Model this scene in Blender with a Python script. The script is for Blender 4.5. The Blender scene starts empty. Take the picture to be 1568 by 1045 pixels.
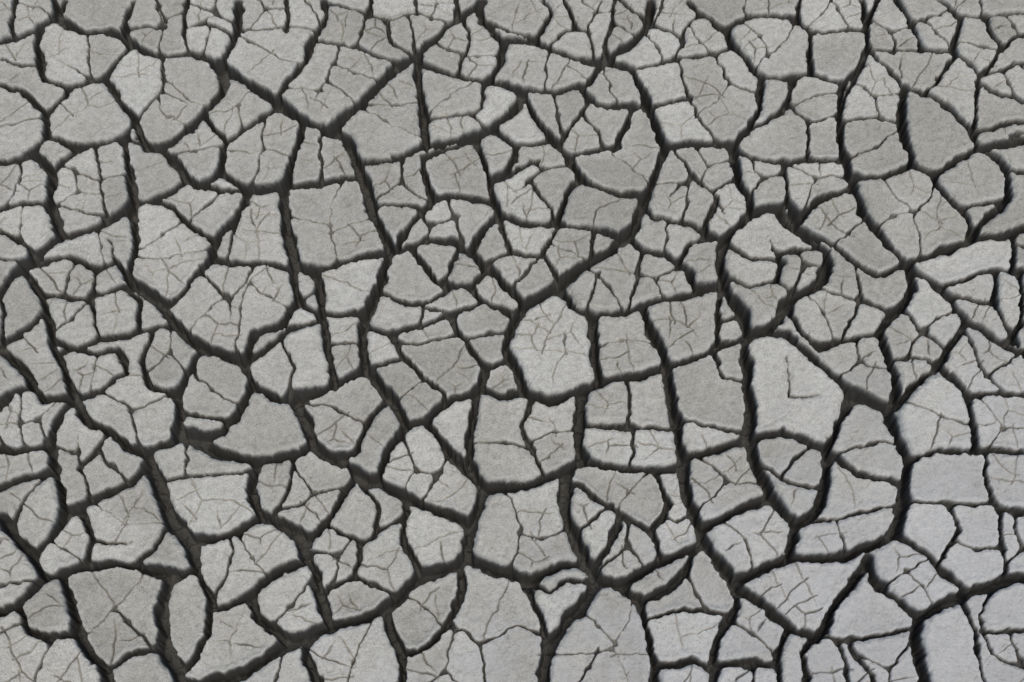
import bpy, math, numpy as np
from mathutils import Vector
rng=np.random.default_rng(23)
U=0.0015            # metres per ground unit; crack lines are hand-traced in image pixels
TH=math.radians(24); F=2480.0; D=F*U
CRACKS='''
8:100,0 85,25 60,40 30,55 0,62
10:85,28 130,48 170,45 195,62 245,85 290,82 335,98
8:200,0 190,35 195,60
9:60,40 55,75 70,120 105,130 160,115 195,75
8:160,115 180,150 205,185 190,210 130,225 75,210 68,175 95,150 105,130
8:0,130 35,140 70,170
6:0,90 30,100 60,100
10:0,250 40,240 68,205
13:50,235 80,262 76,310 92,362
7:0,318 75,310
12:0,445 30,410 60,385 95,362 150,345 195,320 205,290
8:130,225 100,245 80,265
9:187,210 195,250 205,310
4:150,235 155,285 160,340
3:90,310 150,330
3:100,265 150,275 195,265
8:205,185 225,225
8:190,210 225,225 260,235 285,275 235,305 205,312
11:335,98 345,130 310,175 265,215 225,225
4:250,90 245,140 215,180
3:250,140 290,160
8:310,175 345,215 370,200 430,165
9:345,215 335,260 300,285 270,235
3:135,55 140,115
3:140,120 90,90
10:365,0 362,40 350,75 335,98
13:335,98 375,125 425,155 470,185 530,210 545,245 560,290 580,340 597,385
9:495,0 498,30 480,60 465,95 428,145
3:365,40 400,45 440,40 485,45
3:245,80 250,40 240,5
3:290,80 280,45 330,20
5:490,68 540,72 590,90 620,95
13:640,85 600,110 570,140 545,165 520,185 505,198
6:497,5 545,15 590,30 600,65 640,85
10:740,0 700,30 660,60 640,85
10:635,95 645,150 650,215
9:545,250 600,245 645,225 690,215 740,200 790,170 800,140
9:640,95 690,115 745,125 775,130 800,145
10:745,125 765,95 770,65 740,30 735,0
5:740,130 738,165 690,180 650,185
5:700,10 720,60 700,110
3:520,75 500,120 480,160
4:590,30 640,20 690,35
10:770,55 820,65 870,85 910,95 950,80 990,40 1000,0
8:830,0 845,15 820,62
6:740,30 780,45 820,55
4:910,90 900,40 920,0
8:765,125 800,135 850,142 900,130 925,95
9:800,140 820,180 850,215 880,255 900,280 950,295 980,290
9:795,165 760,190 728,212 745,255 755,300 768,330
9:725,215 650,240 655,280 668,305 705,300 755,310
9:768,330 800,340 850,340 870,295 885,275
8:890,142 915,160 960,160 995,165
6:900,155 870,210
8:970,170 945,225
7:870,235 920,228 950,222
4:805,240 835,260 880,250
4:790,290 830,270
11:925,95 965,105 985,140 1000,180 1018,225 1000,270 982,310 975,345 965,362
6:975,102 1020,95 1070,85 1125,72
4:1095,80 1120,130 1160,140
4:1040,95 1060,160 1100,215
4:1030,75 1050,40 1075,20
9:1055,0 1075,20 1110,45 1130,75 1165,115 1165,165 1140,205 1120,225
9:1018,225 1060,218 1120,225
8:1110,45 1150,22 1210,25 1240,50 1240,105
8:1165,110 1200,120 1240,110 1290,125 1320,95 1330,50 1320,0
6:1240,50 1290,45 1330,45
7:1215,115 1205,155 1190,175 1140,205
9:1290,125 1285,170 1290,220 1300,260 1308,285
8:1120,225 1150,242 1200,247 1240,245 1298,247
5:1240,178 1240,245
5:1205,160 1240,185 1285,175
10:1385,135 1380,190 1395,250 1345,270 1302,270
5:1290,185 1340,180 1380,190
7:1330,75 1385,130 1440,155 1480,190 1500,225
10:1395,250 1430,265 1470,240 1500,225 1568,215
6:1330,75 1400,75 1460,80
6:1440,0 1470,30 1460,78 1500,112 1495,160 1503,205
5:1465,20 1510,25 1568,20
5:1500,115 1568,95
9:1500,225 1540,250 1545,300 1500,345 1490,362
10:1308,285 1320,320 1350,360 1390,400 1440,385 1490,365 1530,360 1568,350
8:1430,265 1450,300 1480,330 1490,362
6:1470,315 1540,300
9:1308,285 1255,305 1225,330
8:1215,335 1265,365 1310,400 1345,420 1390,402
11:1120,228 1130,270 1145,300 1155,322 1205,310 1225,332
7:1200,250 1205,310
13:1152,325 1115,360 1100,400 1110,440 1140,480 1150,510 1190,490 1205,460 1245,440 1270,410 1268,385 1215,345 1185,330
9:1180,365 1195,400 1190,428
5:1190,428 1150,440 1105,425
8:980,310 1000,330 1060,345 1105,362
5:1030,235 1060,270 1090,290 1110,330
5:1090,290 1130,272
5:1020,300 1060,270
3:1000,280 1040,270
10:965,362 985,380 1020,390 1055,412 1065,435 1105,435
7:1040,395 1060,370 1100,365
14:972,345 940,380 890,410 855,438 820,455 800,468 785,492
9:597,385 620,355 650,320 668,305
5:580,310 620,315 650,320
9:600,390 640,370 690,365 720,385 740,350 768,330
10:720,385 760,420 800,462
6:768,335 780,385 830,390 855,342
5:860,430 835,390
5:740,400 790,385
8:635,395 670,430 720,440 740,460 785,480
6:720,440 745,410
6:700,385 680,420
9:860,440 880,470 910,482 960,475 1000,460 1060,450 1105,437
8:850,340 900,350 965,362
5:910,352 905,395
6:900,425 950,390
4:980,380 975,430 960,470
11:785,492 775,530 795,570 803,597 840,612 875,600 915,582 912,530 900,485
10:985,470 1000,510 1020,555 970,575 915,582
9:1020,555 1060,550 1100,530 1140,520 1150,508
7:1103,440 1100,490 1100,530
5:1105,490 1140,485
12:597,385 580,440 565,470 555,500 560,560 590,600 622,645
7:580,450 620,465 660,460 690,450
7:690,480 700,510 730,540 745,560 780,550
7:560,500 600,510 640,500 690,480 740,465
6:600,510 620,550 650,580 680,600 680,622
10:745,560 735,592 765,605 803,597
10:735,592 700,610 650,640 620,650
5:565,560 620,552
4:690,520 640,530 605,520
4:690,480 650,470 640,500
9:480,413 530,400 597,385
12:435,285 440,350 452,400 480,415 490,450 492,480
11:462,190 450,240 435,285 380,287 340,265
9:435,285 490,278 555,268
4:490,200 490,275
10:380,290 365,330 330,365 320,400
8:300,285 340,290 380,290
8:235,305 265,320 310,355 330,367
4:350,320 345,385
8:205,310 205,370 195,422
9:200,430 260,465 300,420 320,400
12:165,365 175,400 205,432 245,465 270,500 310,530 370,552
9:322,400 390,400 440,408
10:450,408 455,460 430,495 390,512 372,550
4:320,430 350,460 350,490
3:390,405 370,440 350,460
9:492,480 525,482 557,475
8:455,462 490,480
9:40,425 70,470 80,520 90,550 112,605
8:30,415 100,392 150,410 178,400
7:60,450 110,455 160,450 205,440
6:145,410 140,455 150,520
8:100,535 150,520 200,512 245,500 270,500
7:190,440 215,460 210,505
8:95,515 140,540 180,535 192,570 140,605 112,605
8:240,505 215,550 230,590 272,602 295,560 310,535
10:112,605 130,640 180,670 220,690 270,672 275,620 275,600
10:0,535 30,560 50,590 65,610 112,605
9:50,590 20,600 0,625
10:372,552 385,590 370,620 340,660 310,665 275,657
10:385,590 430,612 470,602 510,590 560,565
8:372,550 400,540 440,505 490,490
8:492,485 500,530 510,588
4:430,515 450,560 440,605
12:455,612 470,650 475,682 430,700 390,705 330,690 275,662
9:600,608 560,650 545,692 510,700 475,685
9:0,685 40,690 75,680 85,650 112,608
10:75,680 85,720 95,780 85,810 55,850
10:90,780 140,765 200,740 225,705 220,690
4:120,665 125,720 135,765
14:220,690 240,740 260,790 290,830 300,870
9:0,745 40,730 85,720
11:0,790 20,820 50,850 65,885 110,868 150,865 200,865 250,872 270,880 300,870
7:105,778 125,785 140,830 130,866
5:200,830 160,830 140,830
7:240,760 260,800 235,840 200,862
13:65,885 30,920 0,935
13:95,880 110,940 130,990 160,1030 170,1060
15:262,875 245,930 255,990 275,1045 280,1070
8:30,930 40,960 70,975 120,970
6:170,1020 200,1000 250,990
9:300,870 320,920 315,970 295,1010 275,1030
11:290,822 340,820 390,800 402,795
10:390,705 385,750 395,790 430,800 470,822
4:250,735 300,730 385,720
10:475,682 530,710 547,725 520,770 490,810 470,825
6:450,700 440,750 415,795
11:430,800 462,830 475,860 490,900 500,950
10:475,852 420,880 385,910 390,940 430,970 480,965
8:385,910 340,930 320,930
4:360,830 350,880 320,920
14:280,1045 350,1040 430,990 500,962 560,945 600,922 640,885 700,862 718,850
11:478,972 470,1000 490,1060
11:590,930 600,970 615,1010 610,1060
8:615,1000 650,990 690,950 705,900 708,868
14:830,1060 840,990 870,950 900,915 920,890
13:547,717 590,745 640,770 690,790 722,805
10:622,648 600,680 575,730
10:650,640 680,680 720,730 742,745
13:742,745 732,780 722,810 715,852
10:732,600 720,660 715,700 742,742
12:742,745 790,745 830,732 870,715 892,700
5:810,610 800,660 830,720
13:895,595 885,650 892,700
14:870,720 865,770 880,820 897,862
12:715,855 760,872 810,885 860,865 897,862 918,885
9:892,700 940,715 1000,720 1048,710
12:1020,560 1030,610 1040,660 1048,710 1055,760 1075,820
6:895,650 960,655 1035,655
4:960,655 965,600 955,580
10:1048,700 1100,685 1145,670
12:1140,520 1145,580 1150,640 1145,670 1160,720 1190,770 1222,802
5:1035,640 1090,650 1145,665
5:1095,540 1110,580 1145,585
7:870,730 920,770 960,790 1000,820 1010,855
7:1000,720 1025,770 1005,805
12:918,885 960,890 1010,860 1060,840 1080,830
8:620,765 620,830 645,880
6:500,805 550,830 540,880 500,905
6:545,725 580,780 570,820 550,835
5:540,880 600,900
5:570,815 620,790
10:1205,510 1240,540 1280,580 1305,602 1290,640 1268,685
9:1150,510 1205,510
9:1145,670 1200,662 1268,685
4:1205,545 1210,610 1260,605
8:1255,540 1300,522 1348,510
8:1205,465 1230,510 1258,530
14:1305,602 1350,620 1370,650 1388,700 1385,760 1372,812
10:1268,690 1310,720 1380,745
11:1268,690 1265,740 1250,780 1222,802 1210,852
12:1075,820 1100,860 1125,890 1170,870 1210,855 1290,850 1340,830 1376,812
10:1090,802 1130,780 1172,768
5:1160,700 1210,740 1260,745
5:1225,800 1300,790 1380,770
9:1125,890 1130,930 1100,980 1090,1060
11:1125,892 1170,930 1210,960 1250,972 1280,930 1320,870 1335,850
10:1330,855 1350,900 1390,930 1410,945
15:1410,945 1403,990 1420,1060
12:1410,945 1450,920 1500,900 1568,880
10:1375,815 1420,850 1460,890 1482,905
8:1388,705 1440,690 1500,690 1568,690
8:1372,620 1400,590 1440,560 1470,510 1480,490
10:1390,402 1400,440 1370,480 1348,510 1370,570 1372,620
9:1390,405 1440,440 1480,490 1530,520 1568,540
6:1440,440 1500,420 1568,410
6:1510,695 1510,740 1530,790 1540,850 1545,885
5:1390,770 1450,770 1520,770
5:1450,770 1470,810 1440,860
8:1250,972 1230,1000 1240,1060
8:1210,960 1190,1000 1200,1060
10:980,910 990,960 1000,1010 1000,1060
8:1000,1020 1060,1010 1098,1030
9:925,890 985,920 1040,890 1075,850
5:985,950 1050,930 1120,940
8:1440,560 1480,600 1490,650 1495,690
7:1485,605 1530,600 1568,603
5:1370,545 1410,550 1440,560
4:1480,500 1500,560 1540,600
5:1310,455 1370,480
4:1310,400 1320,450 1290,520
4:1245,440 1300,455
8:800,885 830,950 838,990
6:810,890 840,905 870,890 918,887
4:1530,885 1500,940 1520,1000 1568,1020
5:1250,972 1300,980 1400,960
5:1300,980 1340,1045
4:430,470 475,440
4:630,40 640,85
5:75,730 30,770 15,810
6:280,630 330,640 350,645
6:1290,165 1330,110
3:690,955 735,985 745,1045
3:735,985 790,960 835,975
'''
# plates seen to be whole, picked by hand in image pixels
WHOLE=[(840,540),(510,340),(800,790),(320,740),(1080,130),(400,235),(250,350),(960,525),(1215,600),(140,180),(20,190),(395,85),(520,110),(1185,65),(1440,200),(1410,320),(1325,670),(655,720),(780,660),(850,670),(370,860),(1150,830),(1270,900),(750,930),(170,630),(200,800),(50,1000),(810,240),(1340,215),(600,210),(940,255),(1290,340),(330,600),(420,640),(530,640),(1430,640),(170,920),(920,990),(1340,960),(940,760),(1080,600),(850,110),(690,160),(440,740),(1050,490),(340,460),(540,1000),(1440,740),(280,120)]
lines=[]
for l in CRACKS.strip().splitlines():
    w,pts=l.split(':')
    lines.append([float(w),np.array([[float(v) for v in p.split(',')] for p in pts.split()])])
def snap(p,skip):
    best=22.;bp=None
    for j,(w,P) in enumerate(lines):
        if j==skip: continue
        a=P[:-1];b=P[1:];ab=b-a
        t=np.clip(((p-a)*ab).sum(1)/np.maximum((ab*ab).sum(1),1e-6),0,1)
        q=a+ab*t[:,None];d=np.hypot(*(q-p).T);k=d.argmin()
        if d[k]<best: best=d[k];bp=q[k]
    return bp
dang=[]
for i,(w,P) in enumerate(lines):
    dd=[False,False]
    for e,k in ((0,0),(1,-1)):
        p=P[k]
        if p[0]<=0 or p[0]>=1568 or p[1]<=0 or p[1]>=1045: continue
        q=snap(p,i)
        if q is None: dd[e]=True
        else: P[k]=q
    dang.append(dd)
def g(P):  # image pixels cast through the camera onto the ground plane
    x=P[:,0]-784; y=522.5-P[:,1]
    dy=y*math.cos(TH)+F*math.sin(TH); dz=y*math.sin(TH)-F*math.cos(TH)
    t=(F*math.cos(TH))/(-dz)
    return np.stack([x*t, -F*math.sin(TH)+dy*t],1)
def smoothline(P):
    if len(P)<3: return np.array([P[0],(P[0]+P[1])/2,P[1]])
    E=np.vstack([2*P[0]-P[1],P,2*P[-1]-P[-2]]);out=[]
    for i in range(1,len(E)-2):
        for t in (0,.33,.67):
            p0,p1,p2,p3=E[i-1:i+3]
            c=.5*((2*p1)+(-p0+p2)*t+(2*p0-5*p1+4*p2-p3)*t*t+(-p0+3*p1-3*p2+p3)*t**3)
            l=p1+(p2-p1)*t
            out.append(.4*c+.6*l)
    out.append(P[-1]);return np.array(out)
corn=g(np.array([[0,0],[1568,0],[0,1045],[1568,1045]],float))
x0,x1=corn[:,0].min()-20,corn[:,0].max()+20
y0,y1=corn[:,1].min()-20,corn[:,1].max()+20
ST=.95
def axis(a,b):
    c=list(np.arange(a,b,ST)); s=ST;lo=[];hi=[];p=c[0];q=c[-1]
    while q-c[-1]<40000:
        s*=1.04; p-=s; q+=s; lo.append(p);hi.append(q)
    return np.array(lo[::-1]+c+hi), len(lo), len(c)
xs,nx0,ncx=axis(x0,x1); ys,ny0,ncy=axis(y0,y1)
NX,NY=len(xs),len(ys)
X,Y=np.meshgrid(xs,ys); X=X.astype(np.float32);Y=Y.astype(np.float32)
sp=np.maximum(np.gradient(xs)[None,:],np.gradient(ys)[:,None]).astype(np.float32)
def hsh(i,j,s):
    n=(i.astype(np.int64)*374761393+j.astype(np.int64)*668265263+s*974711)&0x7fffffff
    n=((n^(n>>13))*1274126177)&0x7fffffff
    n=((n^(n>>16))*2246822519)&0x7fffffff
    return ((n^(n>>15))&0xffffff).astype(np.float32)/16777215.
def noise(x,y,sc,s):
    x=x/sc;y=y/sc;i=np.floor(x);j=np.floor(y);fx=x-i;fy=y-j
    fx=fx*fx*(3-2*fx);fy=fy*fy*(3-2*fy)
    a=hsh(i,j,s);b=hsh(i+1,j,s);c=hsh(i,j+1,s);d=hsh(i+1,j+1,s)
    return ((a*(1-fx)+b*fx)*(1-fy)+(c*(1-fx)+d*fx)*fy)*2-1
n1=noise(X,Y,34,1)*2.6+noise(X,Y,15,2)*2.4+noise(X,Y,7,3)*1.4
n2=noise(X,Y,34,4)*2.6+noise(X,Y,15,5)*2.4+noise(X,Y,7,6)*1.4
XW=X+n1;YW=Y+n2
wn=noise(X,Y,32,8)*.30+noise(X,Y,11,9)*.16+1.1
KS=2.6
E=np.zeros_like(X); WE=np.zeros_like(X)
def stamp(Q,w,dd):
    n=len(Q)-1; m=w*.8+26
    I0,I1=np.searchsorted(xs,[Q[:,0].min()-m,Q[:,0].max()+m])
    J0,J1=np.searchsorted(ys,[Q[:,1].min()-m,Q[:,1].max()+m])
    if I1<=I0 or J1<=J0: return
    S=np.full((J1-J0,I1-I0),99.,np.float32)
    for k in range(n):
        a=Q[k];b=Q[k+1]
        def wf(u):
            f=1.
            if dd[0]: f*=min(1,.15+1.4*u)
            if dd[1]: f*=min(1,.15+1.4*(1-u))
            return w*f
        wa=wf(k/n);wb=wf((k+1)/n)
        i0,i1=np.searchsorted(xs,[min(a[0],b[0])-m,max(a[0],b[0])+m])
        j0,j1=np.searchsorted(ys,[min(a[1],b[1])-m,max(a[1],b[1])+m])
        if i1<=i0 or j1<=j0: continue
        sl=(slice(j0,j1),slice(i0,i1)); ls=(slice(j0-J0,j1-J0),slice(i0-I0,i1-I0))
        ab=b-a;L=max((ab**2).sum(),1e-6)
        t=np.clip(((XW[sl]-a[0])*ab[0]+(YW[sl]-a[1])*ab[1])/L,0,1)
        d=np.hypot(XW[sl]-a[0]-ab[0]*t,YW[sl]-a[1]-ab[1]*t)
        S[ls]=np.minimum(S[ls],d-(wa+(wb-wa)*t)*.5*wn[sl])
    add((slice(J0,J1),slice(I0,I1)),S,w)
def add(sl,S,w,mask=None):
    e=np.exp(-np.clip(S,-15,60)/KS)
    if np.isscalar(w): e=e*(1 if w>4.5 else np.where(S>1.6*w,.35,1))
    if mask is not None: e=e*mask
    E[sl]+=e; WE[sl]+=e*w
for (w,P),dd in zip(lines,dang): stamp(g(smoothline(P)),w*1.28,dd)
def vor(x,y,c,s):
    i=np.floor(x/c);j=np.floor(y/c)
    F1=np.full_like(x,1e12);F2=F1.copy();A=np.zeros_like(x);B=A.copy()
    ax=A.copy();ay=A.copy();bx=A.copy();by=A.copy()
    for di in (-1,0,1):
        for dj in (-1,0,1):
            u=i+di;v=j+dj
            cx=(u+.1+.8*hsh(u,v,s))*c;cy=(v+.1+.8*hsh(u,v,s+1))*c
            d=(x-cx)**2+(y-cy)**2;idn=hsh(u,v,s+2)
            c1=d<F1;c2=(~c1)&(d<F2)
            F2=np.where(c1,F1,np.where(c2,d,F2))
            B=np.where(c1,A,np.where(c2,idn,B));bx=np.where(c1,ax,np.where(c2,cx,bx));by=np.where(c1,ay,np.where(c2,cy,by))
            F1=np.where(c1,d,F1);A=np.where(c1,idn,A);ax=np.where(c1,cx,ax);ay=np.where(c1,cy,ay)
    d=(F2-F1)/(2*np.hypot(bx-ax,by-ay)+1e-6)
    e=np.modf((A+B)*917.31)[0]; return d,np.abs(e),A
cz=F*math.cos(TH); vy=Y+F*math.sin(TH)
zc=cz*math.cos(TH)+vy*math.sin(TH)
ix=784+F*X/np.maximum(zc,1); iy=522.5-F*(vy*math.cos(TH)-cz*math.sin(TH))/np.maximum(zc,1)
outside=~((ix>-4)&(ix<1572)&(iy>-4)&(iy<1049)&(zc>1))
d,e,_=vor(XW,YW,78,50)
wv=6+8*e
add((slice(None),slice(None)),d-wv*.5*wn,wv,outside)
def fieldG(): return -KS*np.log(np.maximum(E,1e-9))
G=fieldG()
K=3
def labels(th):
    Gc=G[ny0:ny0+ncy:K,nx0:nx0+ncx:K]; free=Gc>th
    h_,w_=free.shape; f=free.ravel().tolist(); seen=bytearray(h_*w_); out=[]
    for st in range(h_*w_):
        if f[st] and not seen[st]:
            seen[st]=1;stack=[st];comp=[]
            while stack:
                p=stack.pop();comp.append(p);c=p%w_
                for q,ok in ((p-1,c>0),(p+1,c<w_-1),(p-w_,p>=w_),(p+w_,p<(h_-1)*w_)):
                    if ok and f[q] and not seen[q]: seen[q]=1;stack.append(q)
            if len(comp)>12:
                a=np.array(comp);out.append(np.stack([a%w_,a//w_],1))
    return out
cs=K*ST
def ray(cen,ang,mask):
    pts=[cen];p=cen.copy();bend=rng.normal(0,.022)
    for _ in range(120):
        ang+=bend+rng.normal(0,.05)
        p=p+1.7*np.array([math.cos(ang),math.sin(ang)])
        pts.append(p.copy())
        i,j=int(round(p[0])),int(round(p[1]))
        if i<0 or j<0 or i>=mask.shape[1] or j>=mask.shape[0] or not mask[j,i]:
            for _ in range(2):
                p=p+1.0*np.array([math.cos(ang),math.sin(ang)]);pts.append(p.copy())
            return pts
    return pts
def toW(pts,org): return (np.array(pts)+org)*cs+np.array([xs[nx0],ys[ny0]])
new=[]
def split(px,amax,wr,prob,yprob,depth=0):
    area=len(px)*cs*cs
    if area<amax or depth>9 : return [px]
    if rng.random()>prob: return [px]
    org=px.min(0);loc=px-org; mask=np.zeros(loc.max(0)[::-1]+1,bool);mask[loc[:,1],loc[:,0]]=True
    c=loc.mean(0);C=np.cov((loc-c).T);ev,vec=np.linalg.eigh(C)
    elong=math.sqrt(max(ev[1],1e-3)/max(ev[0],1e-3))
    for attempt in range(6):
        f=1+attempt*.5
        cen=c+rng.normal(0,.2*f,2)*math.sqrt(ev[0])+vec[:,1]*rng.normal(0,.15*f)*math.sqrt(ev[1])
        i,j=np.round(cen).astype(int)
        if not(0<=i<mask.shape[1] and 0<=j<mask.shape[0] and mask[j,i]):
            k=np.argmin(((loc-cen)**2).sum(1));cen=loc[k].astype(float)
        a0=math.atan2(vec[1,0],vec[0,0])+rng.normal(0,.18*f)
        w=rng.uniform(*wr)
        if rng.random()<yprob and elong<1.6:
            a0=rng.uniform(0,6.28);angs=[a0,a0+2.1+rng.normal(0,.2),a0+4.2+rng.normal(0,.2)]
        else: angs=[a0,a0+math.pi+rng.normal(0,.15)]
        rays=[ray(cen.copy(),a,mask) for a in angs]
        bar=mask.copy()
        for r in rays:
            for p,q in zip(r[:-1],r[1:]):
                for t in (0,.25,.5,.75):
                    v=p+(q-p)*t;ii,jj=int(round(v[0])),int(round(v[1]))
                    if 0<=ii<bar.shape[1] and 0<=jj<bar.shape[0]:
                        bar[jj,ii]=False
                        if ii+1<bar.shape[1]: bar[jj,ii+1]=False
        comps=[];B=bar.copy();hh,ww=B.shape
        for st in np.argwhere(bar):
            if not B[st[0],st[1]]: continue
            B[st[0],st[1]]=False;stack=[(st[0],st[1])];comp=[]
            while stack:
                y,x=stack.pop();comp.append((x,y))
                if x>0 and B[y,x-1]: B[y,x-1]=False;stack.append((y,x-1))
                if x<ww-1 and B[y,x+1]: B[y,x+1]=False;stack.append((y,x+1))
                if y>0 and B[y-1,x]: B[y-1,x]=False;stack.append((y-1,x))
                if y<hh-1 and B[y+1,x]: B[y+1,x]=False;stack.append((y+1,x))
            if len(comp)>10: comps.append(np.array(comp)+org)
        big=sorted([len(q) for q in comps])
        if len(big)>=len(angs) and big[-len(angs)]>.14*len(px): break
    else: return [px]
    for r in rays: new.append((toW(r,org),w*rng.uniform(.8,1.15)))
    res=[]
    for q in comps: res+=split(q,amax,wr,prob,yprob,depth+1)
    return res
P0=labels(2.5)
WG=((g(np.array(WHOLE,float))-np.array([xs[nx0],ys[ny0]]))/cs).round().astype(int)
WS=set((int(a_),int(b_)) for a_,b_ in WG)
keep=[];gen1=[];
for p in P0:
    S_=set(map(tuple,p.tolist()))
    if any(q in S_ for q in WS) and len(p)*cs*cs<30000: keep.append(p)
    else: gen1+=split(p,7600,(6.5,10.5),1.,.35)
a=len(new)
gen2=[]
for p in gen1: gen2+=split(p,2900,(2.2,4.8),.66,.35)
for p in keep: gen2+=split(p,5200,(1.8,3.6),.7,.3)
gen1=gen1+keep
b=len(new)
gen3=[]
for p in gen2: gen3+=split(p,850,(.8,1.5),.52,.35)
print('plates',len(P0),len(gen1),len(gen2),len(gen3),'kept',len(keep))
hairs=[]
for k,(Q,w) in enumerate(new):
    if k>=b:
        if rng.random()<.3: Q=Q[:max(3,int(len(Q)*rng.uniform(.4,.8)))];dd=(False,True)
        else: dd=(False,False)
        hairs.append((Q[::2] if len(Q)>6 else Q,w,dd))
    else: stamp(Q[::2] if len(Q)>6 else Q,w,(False,False))
G=fieldG(); WF=WE/np.maximum(E,1e-9)
G=G+(noise(X,Y,4.6,41)*.75+noise(X,Y,2.6,42)*.3)*np.clip(WF/7,.25,1)
lip=np.clip(.12*WF,.2,1.6);depth=np.clip(4.0*WF,4.5,54);wall=np.clip(WF*.30,.9,3.9)
t=np.clip(-G/wall,0,1)
H=np.where(G>0,-lip*np.exp(-np.maximum(G,0)/(.5+.1*WF)),-lip-depth*(.65*t+.35*t*t))
sh=np.clip(noise(X,Y,26,40)*1.6-.2,0,1)*np.clip(WF-6,0,8)/8
H-=sh*4*np.exp(-np.maximum(G,0)/3.5)*(1-np.clip(-G/2,0,1))
for Q,w,dd in hairs:
    n=len(Q)-1
    for k in range(n):
        aa=Q[k];bb=Q[k+1];m=12
        i0,i1=np.searchsorted(xs,[min(aa[0],bb[0])-m,max(aa[0],bb[0])+m])
        j0,j1=np.searchsorted(ys,[min(aa[1],bb[1])-m,max(aa[1],bb[1])+m])
        if i1<=i0 or j1<=j0: continue
        sl=(slice(j0,j1),slice(i0,i1));ab=bb-aa;L=max((ab**2).sum(),1e-6)
        t=np.clip(((XW[sl]-aa[0])*ab[0]+(YW[sl]-aa[1])*ab[1])/L,0,1)
        d=np.hypot(XW[sl]-aa[0]-ab[0]*t,YW[sl]-aa[1]-ab[1]*t)
        ww=w*(1-.8*(k/n if dd[1] else 0))
        H[sl]=np.minimum(H[sl],-6*ww*np.exp(-(d/(.42+.42*ww))**2))
PH=np.zeros((len(ys[ny0:ny0+ncy:K]),len(xs[nx0:nx0+ncx:K])),np.float32);PT=PH+.5
for p in gen1:
    c=p.mean(0);t=rng.normal(0,.024,2);o=rng.normal(0,2.2)
    PH[p[:,1],p[:,0]]=o+((p-c)*cs)@t; PT[p[:,1],p[:,0]]=rng.random()
for p in gen2: PT[p[:,1],p[:,0]]+=rng.normal(0,.2)
def blur(A,n):
    for _ in range(n):
        A=(A+np.roll(A,1,0)+np.roll(A,-1,0)+np.roll(A,1,1)+np.roll(A,-1,1))/5
    return A
def up(A):
    yy=np.arange(ncy)/K;xx=np.arange(ncx)/K
    j=np.minimum(yy.astype(int),A.shape[0]-2);i=np.minimum(xx.astype(int),A.shape[1]-2)
    fy=np.clip(yy-j,0,1)[:,None];fx=np.clip(xx-i,0,1)[None,:]
    return (A[j][:,i]*(1-fx)+A[j][:,i+1]*fx)*(1-fy)+(A[j+1][:,i]*(1-fx)+A[j+1][:,i+1]*fx)*fy
Hd=noise(X,Y,160,20)*2.5+noise(X,Y,60,21)*1.0
tone=np.full_like(X,.5);cs_=(slice(ny0,ny0+ncy),slice(nx0,nx0+ncx))
Hd[cs_]+=up(blur(PH,2));tone[cs_]=up(blur(PT,1))
fine=noise(X,Y,14,22)*.45+noise(X,Y,7,23)*.32+noise(X,Y,4,24)*.28+noise(X,Y,2.3,25)*.34
pit=-np.clip(noise(X,Y,3.5,31)-.58,0,1)*6*np.clip(noise(X,Y,50,32)+.5,0,1)
near=np.exp(-np.maximum(G,0)/6)
curl=np.clip(WF/10,0,1)*1.5*np.exp(-((G-5)/4)**2)*(G>0)
crumb=near*(G>0)*(noise(X,Y,5,28)*.9+noise(X,Y,2.6,29)*.7)
fl=noise(X,Y,26,51)+.5*noise(X,Y,9,52)+near*.5
flake=-.9*np.clip((fl-.55)/.05,0,1)*(G>0)
rough=np.clip(-G/3,0,1)*(noise(X,Y,9,30)*4+noise(X,Y,5,26)*2.5+noise(X,Y,2.6,27)*1)*np.clip(WF/6,0,1)
fade=np.clip(1-(sp-10)/25,0,1)
Z=(H+Hd+fine+pit+rough+crumb+curl+flake)*fade
V=np.empty((NX*NY,3),np.float32);V[:,0]=X.ravel()*U;V[:,1]=Y.ravel()*U;V[:,2]=Z.ravel()*U
idx=np.arange(NX*NY,dtype=np.int32).reshape(NY,NX)
Q=np.stack([idx[:-1,:-1],idx[:-1,1:],idx[1:,1:],idx[1:,:-1]],-1).reshape(-1,4)
me=bpy.data.meshes.new('cracked_mud_ground')
me.vertices.add(NX*NY);me.vertices.foreach_set('co',V.ravel())
me.loops.add(Q.size);me.loops.foreach_set('vertex_index',Q.ravel())
me.polygons.add(len(Q));me.polygons.foreach_set('loop_start',np.arange(0,Q.size,4,dtype=np.int32))
me.polygons.foreach_set('use_smooth',np.ones(len(Q),bool))
me.update(calc_edges=True)
def att(n,a):
    t=me.attributes.new(n,'FLOAT','POINT');t.data.foreach_set('value',a.astype(np.float32).ravel())
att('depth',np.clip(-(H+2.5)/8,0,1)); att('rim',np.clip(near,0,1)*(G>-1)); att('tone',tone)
ob=bpy.data.objects.new('cracked_mud_ground',me);bpy.context.collection.objects.link(ob)
m=bpy.data.materials.new('dry_mud');m.use_nodes=True;nt=m.node_tree;N=nt.nodes;Lk=nt.links
bs=N['Principled BSDF'];bs.inputs['Roughness'].default_value=1.
bs.inputs['Specular IOR Level'].default_value=.1
geo=N.new('ShaderNodeNewGeometry')
def nz(sc,det=4,ro=.6):
    n=N.new('ShaderNodeTexNoise');n.inputs['Scale'].default_value=sc;n.inputs['Detail'].default_value=det;n.inputs['Roughness'].default_value=ro
    Lk.new(geo.outputs['Position'],n.inputs['Vector']);return n.outputs['Fac']
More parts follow.
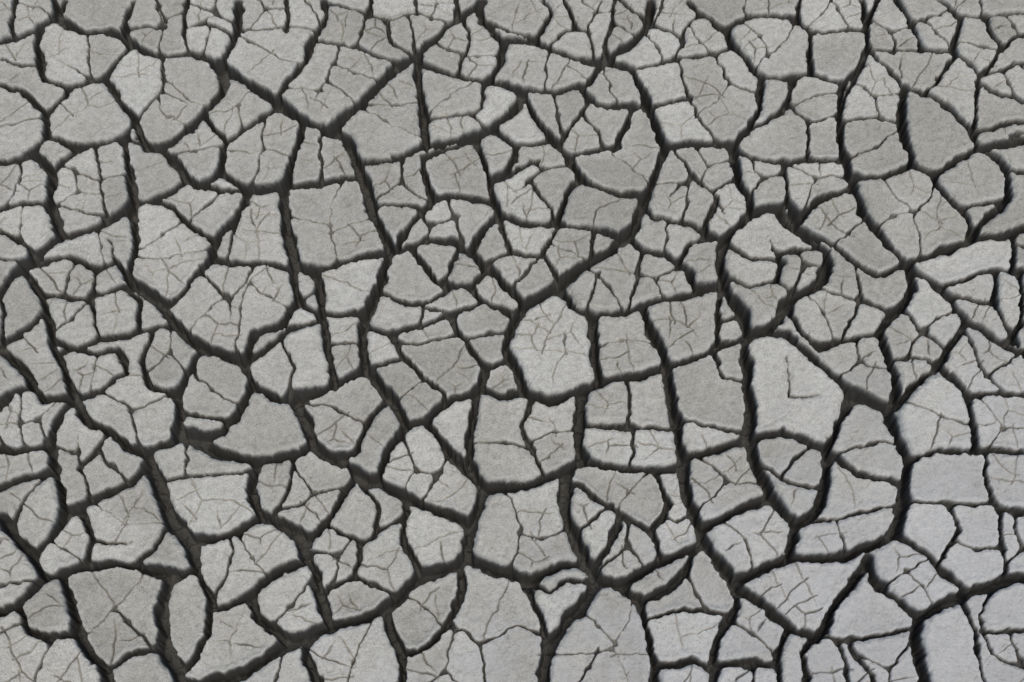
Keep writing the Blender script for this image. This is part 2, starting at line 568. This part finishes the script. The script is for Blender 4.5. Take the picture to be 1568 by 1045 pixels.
def ramp(f,st):
    r=N.new('ShaderNodeValToRGB');e=r.color_ramp.elements
    e[0].position,e[0].color=st[0][0],(*st[0][1],1);e[1].position,e[1].color=st[-1][0],(*st[-1][1],1)
    for p,c in st[1:-1]: q=e.new(p);q.color=(*c,1)
    Lk.new(f,r.inputs[0]);return r.outputs[0]
def mix(f,a,b,mode='MIX'):
    x=N.new('ShaderNodeMix');x.data_type='RGBA';x.blend_type=mode
    for s,v in ((x.inputs[0],f),(x.inputs[6],a),(x.inputs[7],b)):
        if isinstance(v,float): s.default_value=v
        elif isinstance(v,tuple): s.default_value=(*v,1)
        else: Lk.new(v,s)
    return x.outputs[2]
def math_(op,a,b,cl=False):
    x=N.new('ShaderNodeMath');x.operation=op;x.use_clamp=cl
    for s,v in zip(x.inputs,(a,b)):
        if isinstance(v,float): s.default_value=v
        else: Lk.new(v,s)
    return x.outputs[0]
def at(n):
    a=N.new('ShaderNodeAttribute');a.attribute_name=n;return a.outputs['Fac']
bf=math_('ADD',math_('MULTIPLY',nz(6,6,.7),.7),math_('MULTIPLY',at('tone'),.3))
base=ramp(bf,[(.3,(.365,.342,.285)),(.5,(.44,.414,.35)),(.7,(.525,.498,.43))])
gr=ramp(nz(420,3,.85),[(.3,(.45,.45,.45)),(.5,(1,1,1)),(.72,(1.3,1.3,1.3))])
c=mix(1.0,base,gr,'MULTIPLY')
mt=ramp(nz(70,5,.7),[(.3,(.8,.79,.78)),(.5,(1,1,1)),(.7,(1.13,1.13,1.13))])
c=mix(1.0,c,mt,'MULTIPLY')
# salty bleached crust on one side of the flat
sep=N.new('ShaderNodeSeparateXYZ');Lk.new(geo.outputs['Position'],sep.inputs[0])
fx=math_('MULTIPLY',sep.outputs[0],.45);fy=math_('MULTIPLY',sep.outputs[1],-.75)
sal=math_('ADD',math_('ADD',fx,fy),math_('MULTIPLY',nz(8,7,.75),1.5))
sal=math_('MULTIPLY',math_('SUBTRACT',sal,1.08),2.,True)
c=mix(math_('MULTIPLY',sal,.45),c,(.53,.517,.505))
rimf=math_('MULTIPLY',at('rim'),math_('MULTIPLY',math_('SUBTRACT',nz(9,4),.4),2.2,True))
c=mix(math_('MULTIPLY',rimf,.55),c,(.64,.62,.58))
c=mix(math_('MULTIPLY',at('depth'),.92),c,(.06,.058,.054))  # crack shade painted into the base colour, near-black towards the bottom
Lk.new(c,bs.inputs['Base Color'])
bp=N.new('ShaderNodeBump');bp.inputs['Strength'].default_value=.85;bp.inputs['Distance'].default_value=.002
Lk.new(nz(330,4,.75),bp.inputs['Height']);Lk.new(bp.outputs[0],bs.inputs['Normal'])
me.materials.append(m)
sc=bpy.context.scene;w=bpy.data.worlds.new('World');sc.world=w;w.use_nodes=True
s=w.node_tree.nodes.new('ShaderNodeTexSky');s.sky_type='NISHITA';s.sun_disc=False
EL,AZ=math.radians(70),math.radians(165)
s.sun_elevation=EL;s.sun_rotation=AZ
bg=w.node_tree.nodes['Background'];bg.inputs[1].default_value=.125
w.node_tree.links.new(s.outputs[0],bg.inputs[0])
L=bpy.data.lights.new('sun','SUN');L.energy=2.25;L.angle=math.radians(28);L.color=(1,.95,.87)
lo=bpy.data.objects.new('sun',L);bpy.context.collection.objects.link(lo)
dv=Vector((math.sin(AZ)*math.cos(EL),math.cos(AZ)*math.cos(EL),math.sin(EL)))
lo.rotation_euler=dv.to_track_quat('Z','Y').to_euler();lo.location=dv*5
cd=bpy.data.cameras.new('camera');cam=bpy.data.objects.new('camera',cd);bpy.context.collection.objects.link(cam)
cd.sensor_width=36;cd.lens=36*F/1568;cd.clip_start=.01;cd.clip_end=500
cam.location=(0,-D*math.sin(TH),D*math.cos(TH));cam.rotation_euler=(TH,0,0)
sc.camera=cam
sc.view_settings.view_transform='Standard'
print('verts',NX*NY)
